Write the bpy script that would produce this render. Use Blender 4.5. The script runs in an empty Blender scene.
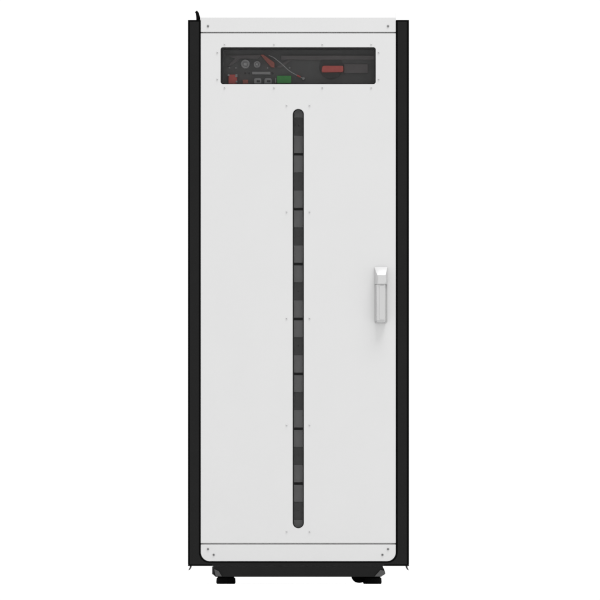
import bpy, bmesh, math
from mathutils import Vector, Matrix

S = 0.0036                      # metres per photo pixel on the plane of the door
def X(px): return (px - 300.0) * S
def Z(py): return (584.0 - py) * S

scene = bpy.context.scene
COL = scene.collection

# ------------------------------------------------------------------ materials
def new_mat(name):
    m = bpy.data.materials.new(name); m.use_nodes = True
    nt = m.node_tree
    b = nt.nodes['Principled BSDF']
    return m, nt, b

def paint(name, col, rough=0.5, spec=0.3, var=0.04, nscale=60, bump=0.05, bscale=900, metal=0.0):
    """painted / moulded surface: slight tone wander, grain bump, roughness wander"""
    m, nt, b = new_mat(name)
    tc = nt.nodes.new('ShaderNodeTexCoord')
    n = nt.nodes.new('ShaderNodeTexNoise'); n.inputs['Scale'].default_value = nscale; n.inputs['Detail'].default_value = 4
    r = nt.nodes.new('ShaderNodeValToRGB')
    r.color_ramp.elements[0].position = 0.3; r.color_ramp.elements[1].position = 0.7
    r.color_ramp.elements[0].color = [c * (1 - var) for c in col] + [1]
    r.color_ramp.elements[1].color = [min(1, c * (1 + var)) for c in col] + [1]
    nt.links.new(tc.outputs['Object'], n.inputs['Vector'])
    nt.links.new(n.outputs['Fac'], r.inputs['Fac'])
    nt.links.new(r.outputs['Color'], b.inputs['Base Color'])
    g = nt.nodes.new('ShaderNodeTexNoise'); g.inputs['Scale'].default_value = bscale; g.inputs['Detail'].default_value = 2
    nt.links.new(tc.outputs['Object'], g.inputs['Vector'])
    bp = nt.nodes.new('ShaderNodeBump'); bp.inputs['Strength'].default_value = bump; bp.inputs['Distance'].default_value = 0.001
    nt.links.new(g.outputs['Fac'], bp.inputs['Height'])
    nt.links.new(bp.outputs['Normal'], b.inputs['Normal'])
    mr = nt.nodes.new('ShaderNodeMapRange')
    mr.inputs['To Min'].default_value = max(0.05, rough - 0.06); mr.inputs['To Max'].default_value = min(1, rough + 0.06)
    nt.links.new(n.outputs['Fac'], mr.inputs['Value'])
    nt.links.new(mr.outputs['Result'], b.inputs['Roughness'])
    b.inputs['Specular IOR Level'].default_value = spec
    b.inputs['Metallic'].default_value = metal
    return m

def acrylic(name, tint, refl=0.02):
    m, nt, b = new_mat(name)
    nt.nodes.remove(b)
    out = nt.nodes['Material Output']
    t = nt.nodes.new('ShaderNodeBsdfTransparent')
    tc = nt.nodes.new('ShaderNodeTexCoord')
    n = nt.nodes.new('ShaderNodeTexNoise'); n.inputs['Scale'].default_value = 12
    nt.links.new(tc.outputs['Object'], n.inputs['Vector'])
    r = nt.nodes.new('ShaderNodeValToRGB')
    r.color_ramp.elements[0].color = (tint * .98, tint * .98, tint * .98, 1)
    r.color_ramp.elements[1].color = (tint * 1.02, tint * 1.02, tint * 1.02, 1)
    nt.links.new(n.outputs['Fac'], r.inputs['Fac']); nt.links.new(r.outputs['Color'], t.inputs['Color'])
    g = nt.nodes.new('ShaderNodeBsdfGlossy'); g.inputs['Roughness'].default_value = 0.08
    mx = nt.nodes.new('ShaderNodeMixShader'); mx.inputs[0].default_value = refl
    nt.links.new(t.outputs[0], mx.inputs[1]); nt.links.new(g.outputs[0], mx.inputs[2])
    nt.links.new(mx.outputs[0], out.inputs['Surface'])
    return m

M = dict(
    white   = paint('white powder coat', (0.503, 0.503, 0.503), 0.55, 0.1, 0.006, 6, 0.04),
    frame   = paint('white frame coat', (0.66, 0.66, 0.66), 0.6, 0.1, 0.006, 6, 0.04),
    handle  = paint('light grey handle plastic', (0.41, 0.41, 0.41), 0.30, 0.75, 0.01, 30, 0.03),
    handle_in = paint('handle inlay plastic', (0.405, 0.405, 0.405), 0.42, 0.4, 0.01, 30, 0.03),
    handle_shade = paint('shade-toned handle plastic', (0.36, 0.36, 0.36), 0.5, 0.2, 0.01, 30, 0.03),  # handle grey darkened to stand for shade below and beside the grip
    black   = paint('black powder coat', (0.0072, 0.0072, 0.0072), 0.55, 0.1, 0.06, 20, 0.08),
    trim    = paint('black rubber seal', (0.002, 0.002, 0.002), 0.7, 0.03, 0.05, 40, 0.03),
    plinth  = paint('black plinth steel', (0.0075, 0.0075, 0.0075), 0.5, 0.09, 0.06, 20, 0.08),
    rubber  = paint('black foot rubber', (0.004, 0.004, 0.004), 0.7, 0.05, 0.1, 60, 0.2, 400),
    bracket = paint('grey cast bracket', (0.055, 0.055, 0.055), 0.5, 0.2, 0.08, 60, 0.1),
    gasket  = paint('window gasket rubber', (0.04, 0.04, 0.04), 0.7, 0.12, 0.05, 40, 0.03),
    screw   = paint('zinc screw', (0.47, 0.47, 0.47), 0.5, 0.2, 0.05, 200, 0.05),
    dscrew  = paint('dark zinc screw', (0.22, 0.22, 0.22), 0.5, 0.2, 0.05, 200, 0.05),
    tab     = paint('pale steel tab', (0.7, 0.7, 0.7), 0.5, 0.2, 0.02, 60, 0.03),
    inner   = paint('dark inner steel', (0.02, 0.02, 0.02), 0.7, 0.1, 0.05, 20, 0.03),
    plate   = paint('grey module plate', (0.57, 0.57, 0.57), 0.6, 0.2, 0.04, 50, 0.05),
    band    = paint('charcoal module band', (0.235, 0.235, 0.235), 0.6, 0.2, 0.05, 50, 0.05),
    panel   = paint('charcoal control panel', (0.19, 0.19, 0.19), 0.6, 0.2, 0.05, 40, 0.08),
    raised  = paint('slate raised panel', (0.225, 0.208, 0.21), 0.6, 0.2, 0.05, 40, 0.08),
    disc    = paint('dark switch plate', (0.12, 0.12, 0.12), 0.6, 0.2, 0.05, 40, 0.08),
    socket  = paint('grey socket plastic', (0.45, 0.45, 0.45), 0.5, 0.3, 0.05, 60, 0.05),
    sdark   = paint('dark socket hole', (0.10, 0.10, 0.10), 0.7, 0.2, 0.05, 60, 0.05),
    red     = paint('red plastic', (0.78, 0.17, 0.15), 0.5, 0.2, 0.06, 80, 0.05),
    redd    = paint('dull red plastic', (0.52, 0.18, 0.15), 0.5, 0.2, 0.10, 120, 0.05),
    green   = paint('green terminal plastic', (0.10, 0.44, 0.12), 0.5, 0.2, 0.06, 80, 0.05),
    cable   = paint('grey cable sheath', (0.5, 0.5, 0.5), 0.5, 0.2, 0.05, 80, 0.05),
    floor   = paint('white studio floor', (0.8, 0.8, 0.8), 0.8, 0.1, 0.005, 3, 0.02),
    win     = acrylic('smoked acrylic', 0.685, 0.012),
    slotwin = acrylic('smoked slot acrylic', 0.66, 0.012),
)

# ------------------------------------------------------------------ helpers
def tag(o, label=None, cat=None, group=None, kind=None):
    if label: o['label'] = label
    if cat: o['category'] = cat
    if group: o['group'] = group
    if kind: o['kind'] = kind
    return o

def empty(name, loc):
    o = bpy.data.objects.new(name, None); COL.objects.link(o); o.location = loc
    o.empty_display_size = 0.1
    return o

WL = {}
def obj(name, bm, mat, parent=None, smooth=False, origin=None):
    """link a bmesh (in world coordinates) as one mesh object, keeping its own origin at its centre"""
    bmesh.ops.recalc_face_normals(bm, faces=bm.faces[:])
    if origin is None:
        cs = [v.co for v in bm.verts]
        origin = Vector([(min(c[i] for c in cs) + max(c[i] for c in cs)) / 2 for i in range(3)])
    origin = Vector(origin)
    bmesh.ops.translate(bm, verts=bm.verts[:], vec=-origin)
    me = bpy.data.meshes.new(name); bm.to_mesh(me); bm.free()
    mats = mat if isinstance(mat, (list, tuple)) else [mat]
    for k in mats: me.materials.append(k)
    o = bpy.data.objects.new(name, me); COL.objects.link(o)
    if smooth:
        for p in me.polygons: p.use_smooth = True
        md = None
        try:
            me.set_sharp_from_angle(angle=math.radians(35))
        except Exception: pass
    WL[o.name] = origin
    if parent is not None:
        o.parent = parent
        base = WL[parent.name] if parent.name in WL else parent.location
        o.location = origin - Vector(base)
    else:
        o.location = origin
    return o

def dup(o, parent, world):
    c = o.copy(); COL.objects.link(c); c.parent = parent
    base = WL[parent.name] if parent.name in WL else parent.location
    c.location = Vector(world) - Vector(base); WL[c.name] = Vector(world)
    return c

def merge(dst, src, mi=0):
    me = bpy.data.meshes.new('tmp'); src.to_mesh(me); src.free()
    n = len(dst.faces)
    dst.from_mesh(me); bpy.data.meshes.remove(me)
    dst.faces.ensure_lookup_table()
    for f in dst.faces[n:]: f.material_index = mi

def bevel_sharp(bm, off, seg=2, ang=30):
    if off <= 0: return
    es = [e for e in bm.edges if len(e.link_faces) == 2 and e.calc_face_angle(0) > math.radians(ang)]
    bmesh.ops.bevel(bm, geom=es, offset=off, offset_type='OFFSET', segments=seg, profile=0.5, affect='EDGES', clamp_overlap=True)

def box(px0, px1, py0, py1, y0, y1, bev=0.0, seg=2):
    bm = bmesh.new()
    bmesh.ops.create_cube(bm, size=1)
    sx, sy, sz = X(px1) - X(px0), y1 - y0, Z(py0) - Z(py1)
    bmesh.ops.scale(bm, verts=bm.verts[:], vec=(sx, sy, sz))
    bmesh.ops.translate(bm, verts=bm.verts[:], vec=((X(px0) + X(px1)) / 2, (y0 + y1) / 2, (Z(py0) + Z(py1)) / 2))
    bevel_sharp(bm, bev, seg)
    return bm

def prism(outer, holes, y0, y1, bev=0.0, seg=2):
    """outline(s) in photo pixels on the door plane, given real depth y0..y1"""
    bm = bmesh.new()
    es = []
    for loop in [outer] + list(holes):
        loop = [p for i, p in enumerate(loop) if math.dist(p, loop[i - 1]) > 1e-4]
        vs = [bm.verts.new((X(x), y0, Z(y))) for x, y in loop]
        for i in range(len(vs)): es.append(bm.edges.new((vs[i], vs[(i + 1) % len(vs)])))
    if holes:
        bmesh.ops.triangle_fill(bm, use_beauty=True, use_dissolve=False, edges=es)
    else:
        bm.faces.new(vs)
    r = bmesh.ops.extrude_face_region(bm, geom=bm.faces[:])
    bmesh.ops.translate(bm, verts=[v for v in r['geom'] if isinstance(v, bmesh.types.BMVert)], vec=(0, y1 - y0, 0))
    bmesh.ops.recalc_face_normals(bm, faces=bm.faces[:])
    bevel_sharp(bm, bev, seg, 40)
    return bm

def door_sheet(x0, x1, y0, y1, seam, hole_a, hole_b, d0, d1, bev):
    bm = bmesh.new(); V = {}
    def vert(p):
        k = (round(p[0], 4), round(p[1], 4))
        if k not in V: V[k] = bm.verts.new((X(p[0]), d0, Z(p[1])))
        return V[k]
    for outer, hole in (([(x0, y0), (x1, y0), (x1, seam), (x0, seam)], hole_a), ([(x0, seam), (x1, seam), (x1, y1), (x0, y1)], hole_b)):
        es = []
        for loop in (outer, hole):
            vs = [vert(p) for p in loop]
            for i in range(len(vs)):
                a, b = vs[i], vs[(i + 1) % len(vs)]
                if a == b: continue
                es.append(bm.edges.get((a, b)) or bm.edges.new((a, b)))
        bmesh.ops.triangle_fill(bm, use_beauty=True, use_dissolve=False, edges=es)
    r = bmesh.ops.extrude_face_region(bm, geom=bm.faces[:])
    bmesh.ops.translate(bm, verts=[v for v in r['geom'] if isinstance(v, bmesh.types.BMVert)], vec=(0, d1 - d0, 0))
    bmesh.ops.recalc_face_normals(bm, faces=bm.faces[:])
    bevel_sharp(bm, bev, 2, 40)
    return bm

def rrect(x0, x1, y0, y1, r, n=6, corners='abcd'):
    """a top-left, b top-right, c bottom-right, d bottom-left are rounded"""
    pts = []
    for key, cx, cy, a0, px, py in (('a', x0 + r, y0 + r, 180, x0, y0), ('b', x1 - r, y0 + r, 270, x1, y0),
                                    ('c', x1 - r, y1 - r, 0, x1, y1), ('d', x0 + r, y1 - r, 90, x0, y1)):
        if key in corners:
            for k in range(n + 1):
                a = math.radians(a0 + 90 * k / n)
                pts.append((cx + r * math.cos(a), cy + r * math.sin(a)))
        else: pts.append((px, py))
    return pts

def lathe(profile, n=24):
    """profile [(radius, y)] round the y axis, at the origin"""
    bm = bmesh.new(); rings = []
    for r, y in profile:
        if r < 1e-7: rings.append([bm.verts.new((0, y, 0))])
        else: rings.append([bm.verts.new((r * math.cos(2 * math.pi * k / n), y, r * math.sin(2 * math.pi * k / n))) for k in range(n)])
    for a, b in zip(rings, rings[1:]):
        for k in range(n):
            q = (k + 1) % n
            if len(a) == 1: bm.faces.new((a[0], b[k], b[q]))
            elif len(b) == 1: bm.faces.new((a[k], a[q], b[0]))
            else: bm.faces.new((a[k], a[q], b[q], b[k]))
    bmesh.ops.recalc_face_normals(bm, faces=bm.faces[:])
    return bm

def lathe_at(px, py, y, profile, n=24, axis='y'):
    bm = lathe(profile, n)
    if axis == 'z': bmesh.ops.rotate(bm, verts=bm.verts[:], cent=(0, 0, 0), matrix=Matrix.Rotation(math.radians(90), 3, 'X'))
    bmesh.ops.translate(bm, verts=bm.verts[:], vec=(X(px), y, Z(py)))
    return bm

def tube(pts, radii, n=10):
    """pts in world metres"""
    bm = bmesh.new(); rings = []
    pts = [Vector(p) for p in pts]
    for i, p in enumerate(pts):
        t = (pts[min(i + 1, len(pts) - 1)] - pts[max(i - 1, 0)]).normalized()
        u = t.cross(Vector((0, 1, 0)))
        if u.length < 1e-4: u = t.cross(Vector((1, 0, 0)))
        u.normalize(); w = t.cross(u)
        r = radii[i] if isinstance(radii, (list, tuple)) else radii
        rings.append([bm.verts.new(p + r * (u * math.cos(2 * math.pi * k / n) + w * math.sin(2 * math.pi * k / n))) for k in range(n)])
    for a, b in zip(rings, rings[1:]):
        for k in range(n):
            bm.faces.new((a[k], a[(k + 1) % n], b[(k + 1) % n], b[k]))
    bm.faces.new(rings[0]); bm.faces.new(rings[-1])
    return bm

def smooth_path(pts, m=8):
    out = []
    P = [Vector(p) for p in pts]
    P = [P[0] * 2 - P[1]] + P + [P[-1] * 2 - P[-2]]
    for i in range(1, len(P) - 2):
        for k in range(m):
            t = k / m
            out.append(0.5 * ((2 * P[i]) + (-P[i-1] + P[i+1]) * t + (2*P[i-1] - 5*P[i] + 4*P[i+1] - P[i+2]) * t*t + (-P[i-1] + 3*P[i] - 3*P[i+1] + P[i+2]) * t**3))
    out.append(P[-2])
    return out

# ------------------------------------------------------------------ setting
bm = bmesh.new()
bmesh.ops.create_grid(bm, x_segments=1, y_segments=1, size=10)
fl = obj('floor', bm, M['floor']); tag(fl, kind='structure')

# ------------------------------------------------------------------ cabinet
cab = empty('equipment_cabinet', (0, 0.36, 0))
tag(cab, 'tall white and black equipment cabinet with smoked window, vertical slot and grey handle', 'cabinet')
DEPTH = 0.72

# shell: two side sheets, back, roof and floor of the cabinet, one folded sheet body
sh = bmesh.new()
for a in ((189.2, 190.4, 21.2, 565, 0.03, DEPTH), (406.6, 407.8, 21.2, 565, 0.03, DEPTH)):
    merge(sh, box(*a))
merge(sh, box(190.4, 406.6, 21.2, 565, DEPTH - 0.004, DEPTH))
merge(sh, box(190.4, 406.6, 21.2, 22.4, 0.03, DEPTH - 0.004))
merge(sh, box(190.4, 406.6, 563.6, 565, 0.03, DEPTH - 0.004))
obj('shell', sh, M['inner'], cab)

# front frame: two flat black posts joined by the bottom rail, one folded part, with black rubber seals
seal_curve = rrect(199.0, 397.6, 20.9, 562.9, 10.5, 12, 'cd')          # tl, tr, corner c.., corner d..
panel_curve = rrect(200.62, 395.98, 20.9, 561.42, 9.1, 12, 'cd')
def open_u(outer, inner):
    o = [outer[1]] + outer[2:] + [outer[0]]                            # from top right round the bottom to top left
    i = [inner[1]] + inner[2:] + [inner[0]]
    return o + i[::-1]
fo = [(407.0 - .15, 21.6), (407.0 - .15, 564.4), (384.2, 564.4), (384.2, 566.0), (212.0, 566.0), (212.0, 564.4), (189.75, 564.4), (189.75, 21.6)]
fi = rrect(198.97, 397.63, 21.6, 562.93, 10.5, 12, 'cd')
ff = obj('front_frame', prism(fo + [fi[0]] + fi[2:][::-1] + [fi[1]], [], -0.004, 0.050, 0.0004), M['black'], cab)
obj('door_seal', prism(open_u(seal_curve, panel_curve), [], -0.0025, 0.010, 0.0005), M['trim'], ff)
obj('edge_seal', box(188.0, 189.72, 20.9, 564.4, -0.0025, 0.05, 0.0012), M['trim'], ff)
obj('edge_seal', box(406.88, 409.0, 20.9, 564.4, -0.0025, 0.05, 0.0012), M['trim'], ff)
for q in ((188.0, 200.6, 20.0, 20.87), (396.0, 409.0, 20.0, 20.87), (188.0, 211.97, 564.43, 566.0), (384.23, 409.0, 564.43, 566.0)):
    obj('end_cap', box(*q, -0.004, 0.05, 0.0006), M['trim'], ff)

# frame behind the door gaps (white, a centimetre or so back)
GAP = 0.0125
obj('door_frame', box(201, 395.6, 30, 36, GAP, GAP + 0.01), M['frame'], cab)
obj('door_frame', box(201, 395.6, 540.45, 547, 0.0125, 0.0145), M['frame'], cab)

# header strip
hd = obj('header_panel', box(200.75, 395.85, 17.2, 32.1, -0.002, 0.0115, 0.0016), M['white'], cab)
# pale roof sheet seen as the top edge
obj('roof_panel', box(201.5, 395.2, 17.6, 19.4, 0.0120, DEPTH - 0.02, 0.001), M['white'], cab)

# door with its two openings
WX0, WX1, WY0, WY1 = 220.6, 375.7, 47.2, 84.2
SX0, SX1, SY0, SY1 = 292.7, 303.9, 108.9, 528.3
win_hole = rrect(WX0, WX1, WY0, WY1, 2.4)
slot_hole = rrect(SX0, SX1, SY0, SY1, (SX1 - SX0) / 2, 8)
door = obj('door', door_sheet(200.75, 395.85, 33.4, 543.1, 96.0, win_hole, slot_hole, -0.002, 0.0115, 0.0012), M['white'], cab)

# lower panel with rounded lower corners
kp = obj('kick_panel', prism(rrect(200.75, 395.85, 544.6, 561.3, 9.0, 10, 'cd'), [], -0.002, 0.0070, 0.0014), M['white'], cab, )

# window: gasket and smoked pane
wg = obj('window_gasket', prism(rrect(WX0 - .8, WX1 + .8, WY0 - .8, WY1 + .8, 2.8),
         [rrect(222.9, 374.5, 49.6, 83.3, 1.2)], 0.0120, 0.0190, 0.0006), M['gasket'], door)
obj('window_pane', prism(rrect(WX0 + .15, WX1 - .15, WY0 + .15, WY1 - .15, 2.3), [], 0.0050, 0.0090), M['win'], door)
sg = obj('slot_gasket', prism(rrect(SX0 - 1, SX1 + 1, SY0 - 1, SY1 + 1, (SX1 - SX0) / 2 + 1, 8),
         [rrect(SX0 + 1.35, SX1 - 1.1, SY0 + .8, SY1 - .8, 4.3, 8)], 0.0120, 0.0170, 0.0005), M['gasket'], door)
obj('slot_pane', prism(rrect(SX0 + .12, SX1 - .12, SY0 + .12, SY1 - .12, (SX1 - SX0) / 2 - .13, 8), [], 0.0050, 0.0085), M['slotwin'], door)

# screws: pan heads with a cross recess
def screw_mesh(r, mat):
    bm = lathe([(0, -0.0011), (r * .22, -0.0011), (r * .3, -0.0021), (r * .65, -0.0023), (r * .92, -0.0015), (r, 0.0002), (r, 0.004), (0, 0.004)], 20)
    for q in (0, 1):
        b = bmesh.new(); bmesh.ops.create_cube(b, size=1)
        bmesh.ops.scale(b, verts=b.verts[:], vec=((r * 1.1, .0006, r * .2) if q else (r * .2, .00063, r * 1.1)))
        bmesh.ops.translate(b, verts=b.verts[:], vec=(0, -0.0022, 0))
        merge(bm, b, 1)
    return bm
FACE = -0.002
def screws(spots, r, parent, mats):
    first = None
    for x, y in spots:
        w = Vector((X(x), FACE, Z(y)))
        if first is None:
            bm = screw_mesh(r, None); bmesh.ops.translate(bm, verts=bm.verts[:], vec=w)
            first = obj('screw', bm, mats, parent, True, origin=w)
        else: dup(first, parent, w)
sm = [M['screw'], M['dscrew']]
screws([(x, y) for y in (44.6, 87.9) for x in (224.6, 274.0, 322.3, 371.2)] + [(x, y) for y in (52.6, 79.4) for x in (217.3, 378.6)]
       + [(x, y) for y in (105.6, 212.1, 318.6, 425.2, 531.8) for x in (286.6, 309.5)], 0.0034, door, sm)
dm = [M['dscrew'], M['gasket']]
screws([(208.0, 26.2), (388.0, 26.2)], 0.0046, hd, dm)
screws([(208.0, 549.1), (213.7, 554.8), (388.0, 549.1), (382.4, 554.8)], 0.0046, kp, dm)

# handle: wedge-topped grip on a thin backing plate
def frustum(b0, b1, yb, yf, bev):
    bm = bmesh.new()
    A = [bm.verts.new((X(x), yb, Z(y))) for x, y in ((b0[0], b0[2]), (b0[1], b0[2]), (b0[1], b0[3]), (b0[0], b0[3]))]
    B = [bm.verts.new((X(x), yf, Z(y))) for x, y in ((b1[0], b1[2]), (b1[1], b1[2]), (b1[1], b1[3]), (b1[0], b1[3]))]
    bm.faces.new(A); bm.faces.new(B)
    for k in range(4): bm.faces.new((A[k], A[(k+1) % 4], B[(k+1) % 4], B[k]))
    bmesh.ops.recalc_face_normals(bm, faces=bm.faces[:])
    bevel_sharp(bm, bev, 3, 20)
    return bm
hb = frustum((374.2, 387.5, 266.8, 284.6), (376.9, 385.7, 275.2, 284.6), -0.0035, -0.036, 0.0012)
h = obj('handle', hb, M['handle'], cab, True)
obj('grip', frustum((374.9, 385.9, 284.65, 321.6), (376.9, 385.0, 284.65, 320.9), -0.0035, -0.0352, 0.0014), M['handle'], h, True)
obj('grip_underside_shade', frustum((375.0, 385.8, 321.65, 323.3), (376.9, 385.0, 320.95, 322.2), -0.0035, -0.0352, 0.0005), M['handle_shade'], h, True)  # added darker strip: shade of the grip's underside put into colour
obj('mounting_plate', prism(rrect(374.6, 387.3, 267.4, 322.4, 1.0, 4), [], -0.0034, -0.0019), M['handle_shade'], h)  # plate tone darkened to stand for the shadow along the grip's right edge
obj('grip_inlay', prism(rrect(379.2, 384.6, 286.2, 319.6, .8, 4), [], -0.0368, -0.0345, 0.0006), M['handle_in'], h)
obj('lock_cover', prism(rrect(377.8, 386.1, 275.9, 284.3, 2.6, 6, 'bc'), [], -0.0386, -0.0340, 0.0008), M['handle'], h)

# little ears of the frame at the four corners
pin_pts = smooth_path([(X(198.3), 0.03, Z(21)), (X(198.0), 0.03, Z(16.8)), (X(197.2), 0.03, Z(12.8)), (X(195.8), 0.03, Z(10.7))], 6)
n = len(pin_pts)
pin = tube(pin_pts, [0.0078 - 0.0032 * (i / (n - 1)) for i in range(n)], 12)
merge(pin, lathe_at(198.4, 17.2, 0.03, [(0, -0.009), (0.006, -0.009), (0.006, 0.009), (0, 0.009)], 14))
obj('hinge_pin', pin, M['trim'], cab, True)
obj('frame_tab', box(395.1, 395.9, 12.2, 19.9, 0.012, 0.03, 0.0006), M['tab'], cab)
for s, x in ((1, 189.0), (-1, 408.2)):
    pts = smooth_path([(X(x + 1.6 * s), 0.03, Z(565.2)), (X(x + 1.3 * s), 0.03, Z(567.5)), (X(x + .3 * s), 0.03, Z(569.3)), (X(x - .6 * s), 0.03, Z(570.2))], 5)
    obj('spring_clip', tube(pts, [0.0040 - 0.0030 * i / (len(pts) - 1) for i in range(len(pts))], 8), M['bracket'], cab, True)

# plinth on feet
pl = obj('plinth', prism([(213.2, 566.03), (382.6, 566.03), (384.6, 570.6), (383.4, 575), (381, 576.8), (215.6, 576.8), (213.2, 574.6)], [], -0.0036, 0.66, 0.0003), M['plinth'], cab)
obj('edge_strip', box(212.1, 213.2, 566.4, 574.4, -0.003, 0.06, 0.0008), M['bracket'], pl)
obj('corner_bracket', prism([(214.2, 569.2), (218.8, 571.2), (221.8, 576.5), (215.6, 575.8)], [], -0.012, -0.0038, 0.001), M['bracket'], pl)
obj('corner_bracket', prism([(380.4, 570.0), (384.9, 571.0), (385.3, 574.0), (381.3, 576.5), (374.6, 576.5)], [], -0.012, -0.0038, 0.001), M['bracket'], pl)
def foot(px, hw, y):
    r = hw * S
    return lathe_at(px, 584, y, [(0, 0), (r * .9, 0), (r * .985, 0.0028), (r, 0.007), (r * .97, 0.0205), (r * .8, 0.0262), (0, 0.0262)], 32, 'z')
for px, hw in ((225.0, 9.0), (373.2, 8.7)):
    obj('levelling_foot', foot(px, hw, 0.075), M['rubber'], cab, True)
    obj('levelling_foot', foot(px, hw, 0.60), M['rubber'], cab, True)
# castor beside the right foot
cw = lathe([(0, -0.016), (0.012, -0.016), (0.026, -0.014), (0.0290, -0.008), (0.0295, 0), (0.0290, 0.008), (0.026, 0.014), (0.012, 0.016), (0, 0.016)], 28)
bmesh.ops.rotate(cw, verts=cw.verts[:], cent=(0, 0, 0), matrix=Matrix.Rotation(math.radians(25), 3, 'Z'))
bmesh.ops.translate(cw, verts=cw.verts[:], vec=(X(359.6), 0.13, 0.0330))
fk = bmesh.new()
merge(fk, box(355.2, 364.2, 570.2, 576.7, 0.105, 0.155, 0.002))
ca = obj('castor', fk, M['rubber'], cab)
obj('wheel', cw, M['rubber'], ca, True)

# ------------------------------------------------------------------ battery modules in the rack behind the slot
ORD = ['topmost behind the slot, just below the control unit', 'second from the top behind the slot', 'third from the top behind the slot',
       'fourth from the top behind the slot, level with the door handle', 'fifth from the top behind the slot, next below the handle level',
       'third from the bottom behind the slot', 'second from the bottom behind the slot', 'lowest of its stack, at the rounded foot of the slot']
MG = 'battery modules stacked behind the slot'
MY = 0.034
top0 = 98.7; PITCH = 54.98
def make_module():
    t = top0
    root = empty('battery_module', (X(298.2), 0.3, Z(t + PITCH - 1.2)))
    obj('case', box(212, 384.5, t + 1.2, t + PITCH - 1.2, MY + 0.0055, 0.62, 0.001), M['sdark'], root)
    obj('front_plate', box(208, 388.5, t + 1.3, t + 18.2, MY, MY + 0.0053, 0.001), M['plate'], root)
    obj('front_plate', box(208, 388.5, t + 36.4, t + PITCH - 1.3, MY, MY + 0.0053, 0.001), M['plate'], root)
    b = obj('centre_band', box(208, 388.5, t + 18.25, t + 36.35, MY + 0.002, MY + 0.0053), M['band'], root)
    obj('stud', lathe_at(298.5, t + 26.6, MY + 0.002, [(0, -0.0016), (0.002, -0.0014), (0.0028, 0), (0.0028, 0.002), (0, 0.002)], 14), M['raised'], b, True)
    return root
mod = make_module()
tag(mod, 'grey banded battery module, ' + ORD[0], 'battery module', MG)
kids = [(c, list(c.children)) for c in mod.children]
for i in range(1, 8):
    r = mod.copy(); COL.objects.link(r); r.location = mod.location + Vector((0, 0, -i * PITCH * S))
    r['label'] = 'grey banded battery module, ' + ORD[i]
    for c, gs in kids:
        d = c.copy(); COL.objects.link(d); d.parent = r
        for g in gs:
            e = g.copy(); COL.objects.link(e); e.parent = d

# ------------------------------------------------------------------ control unit behind the window
PY = 0.050
cu = empty('control_unit', (X(298), 0.25, Z(92)))
tag(cu, 'dark control unit with red, green and grey connectors behind the smoked window', 'control unit')
obj('chassis', box(213, 384, 41, 92, PY + 0.004, 0.5, 0.002), M['inner'], cu)
obj('front_panel', box(213, 384, 41, 92, PY, PY + 0.0038), M['panel'], cu)
def on(name, bm, mat, parent=cu, smooth=False): return obj(name, bm, mat, parent, smooth)
on('upper_rail', box(281, 375, 54.6, 58.8, PY - 0.010, PY - .0003, 0.001), M['raised'])
on('angled_rail', prism([(226, 54.5), (262, 54.0), (258, 57.6), (240, 57.8), (232, 64.5), (227, 65.5), (235, 57.6)], [], PY - 0.006, PY - .0003, 0.0005), M['raised'])
on('side_rail', prism([(276, 66.5), (288, 58.9), (292, 59.0), (281, 67.0)], [], PY - 0.006, PY - .0003, 0.0005), M['raised'])
# two round ports
for px, py, r in ((245.2, 63.2, 4.7), (257.0, 63.6, 3.5)):
    R = r * S
    p = on('round_port', lathe_at(px, py, PY, [(0, -0.013), (R * .55, -0.013), (R * .62, -0.016), (R * .9, -0.016), (R, -0.013), (R, -0.0003), (0, -0.0003)], 28), M['socket'], cu, True)
    on('port_cap', lathe_at(px, py, PY, [(0, -0.0185), (R * .3, -0.018), (R * .42, -0.0131), (0, -0.0131)], 20), M['plate'], p, True)
# red cable lug bundle with the grey cable
on('red_connector', prism([(260.2, 53.8), (263.6, 53.8), (269.5, 58.2), (274.6, 62.0), (274.4, 67.2), (271.0, 66.4), (266.0, 60.6)], [], PY - 0.018, PY - 0.0003, 0.002), M['redd'])
cp = smooth_path([(X(268.8), PY - 0.012, Z(54.6)), (X(274), PY - 0.020, Z(57.2)), (X(281.5), PY - 0.024, Z(63.2)), (X(289), PY - 0.022, Z(70)), (X(296), PY - 0.016, Z(74.2)), (X(303.0), PY - 0.008, Z(77.4))], 8)
c = on('cable', tube(cp, 0.0016, 8), M['cable'], cu, True)
on('plug', lathe_at(303.4, 77.7, PY, [(0, -0.012), (0.0045, -0.012), (0.0056, -0.009), (0.0056, -0.0003), (0, -0.0003)], 16), M['socket'], c, True)
on('cable_marker', tube([cp[-8], cp[-6], cp[-4]], 0.003, 8), M['red'], c, True)
# red plug with grey corner latches
rp = on('red_connector', box(228.3, 237.0, 73.9, 83.6, PY - 0.016, PY - 0.0003, 0.002), M['red'])
for q in ((227.6, 229.4, 73.4, 75.4), (235.2, 237.4, 73.4, 76.4), (235.6, 237.4, 80.0, 81.8)):
    on('latch', box(*q, PY - 0.0185, PY - 0.0162, 0.0006), M['socket'], rp)
on('red_connector', box(242.6, 248.0, 79.0, 83.2, PY - 0.014, PY - 0.0003, 0.0015), M['redd'])
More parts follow.
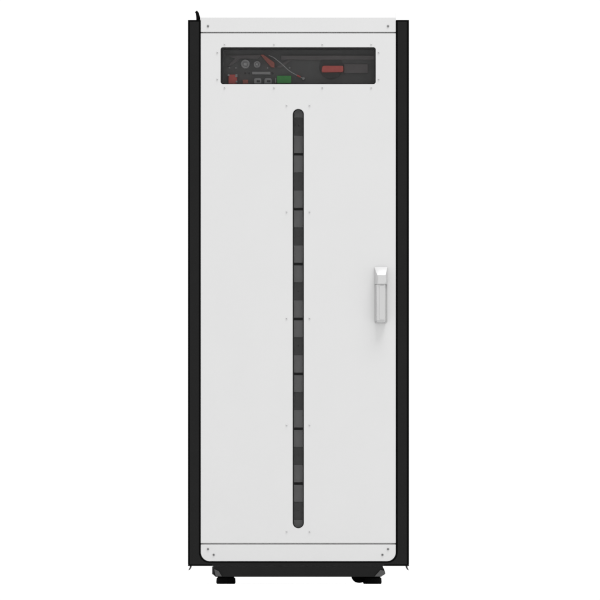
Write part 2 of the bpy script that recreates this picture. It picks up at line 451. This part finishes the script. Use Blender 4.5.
# two hooded sockets
for x in (254.0, 264.4):
    k = on('socket', prism(rrect(x, x + 7.2, 77.4, 82.9, 1.8, 5, 'ab'), [], PY - 0.014, PY - 0.0003, 0.001), M['socket'])
    on('contact', box(x + 2.6, x + 6.0, 79.6, 81.4, PY - 0.0152, PY - 0.0139), M['sdark'], k)
on('light_strip', box(252.0, 270.4, 70.9, 73.6, PY - 0.008, PY - 0.0003, 0.001), M['socket'])
on('terminal_block', box(276.9, 291.3, 75.0, 82.7, PY - 0.016, PY - 0.0003, 0.0015), M['green'])
on('lever', box(275.1, 276.2, 77.2, 82.4, PY - 0.010, PY - 0.0003, 0.0006), M['socket'])
for px, py in ((245.0, 72.2), (249.0, 72.2), (272.6, 72.2), (229.2, 66.6), (235.7, 66.9), (267.5, 66.8), (289.6, 66.8)):
    on('indicator', lathe_at(px, py, PY, [(0, -0.0035), (0.0026, -0.003), (0.0034, -0.0003), (0, -0.0003)], 12), M['sdark'] if py > 70 else M['socket'], cu, True)
# switch: round dark plate, red grip bar, pale housing beside it
sp = on('switch_plate', lathe_at(331.2, 66.2, PY, [(0, -0.006), (0.040, -0.006), (0.043, -0.004), (0.043, -0.0003), (0, -0.0003)], 40), M['disc'], cu, True)
on('switch_housing', box(344.0, 368.0, 63.0, 72.4, PY - 0.009, PY - 0.0003, 0.0015), M['raised'])
on('switch_grip', prism([(322.6, 65.4), (325, 65.0), (342.4, 65.1), (343.4, 66), (343.5, 70.6), (342.6, 71.5), (336, 71.6), (322.4, 71.7), (321.5, 70.8), (321.9, 67.4)], [], PY - 0.022, PY - 0.0063, 0.002), M['red'], sp)

# ------------------------------------------------------------------ light
w = bpy.data.worlds.new('World'); scene.world = w; w.use_nodes = True
bg = w.node_tree.nodes['Background']; bg.inputs['Color'].default_value = (1, 1, 1, 1); bg.inputs['Strength'].default_value = 1.05
def area(name, loc, aim, size, energy):
    l = bpy.data.lights.new(name, 'AREA'); l.shape = 'SQUARE'; l.size = size; l.energy = energy
    o = bpy.data.objects.new(name, l); COL.objects.link(o); o.location = loc
    o.rotation_euler = (Vector(aim) - Vector(loc)).to_track_quat('-Z', 'Y').to_euler()
    return o
area('softbox_lamp', (2.2, -3.0, 13.6), (0, 0, 1.0), 6.5, 2000)

# ------------------------------------------------------------------ camera
DIST, CZ = 25.0, 0.02
cam = bpy.data.cameras.new('camera'); co = bpy.data.objects.new('camera', cam); COL.objects.link(co)
co.location = (0, -DIST, CZ); co.rotation_euler = (math.radians(90), 0, 0)
W = 600 * S
cam.sensor_width = 36; cam.lens = 36 * DIST / W
cam.shift_y = (Z(300) - CZ) / W
cam.clip_start = 0.1; cam.clip_end = 1000
scene.camera = co
scene.view_settings.view_transform = 'Standard'
scene.view_settings.look = 'None'
scene.view_settings.exposure = 0; scene.view_settings.gamma = 1
scene.cycles.max_bounces = 12; scene.cycles.transparent_max_bounces = 16
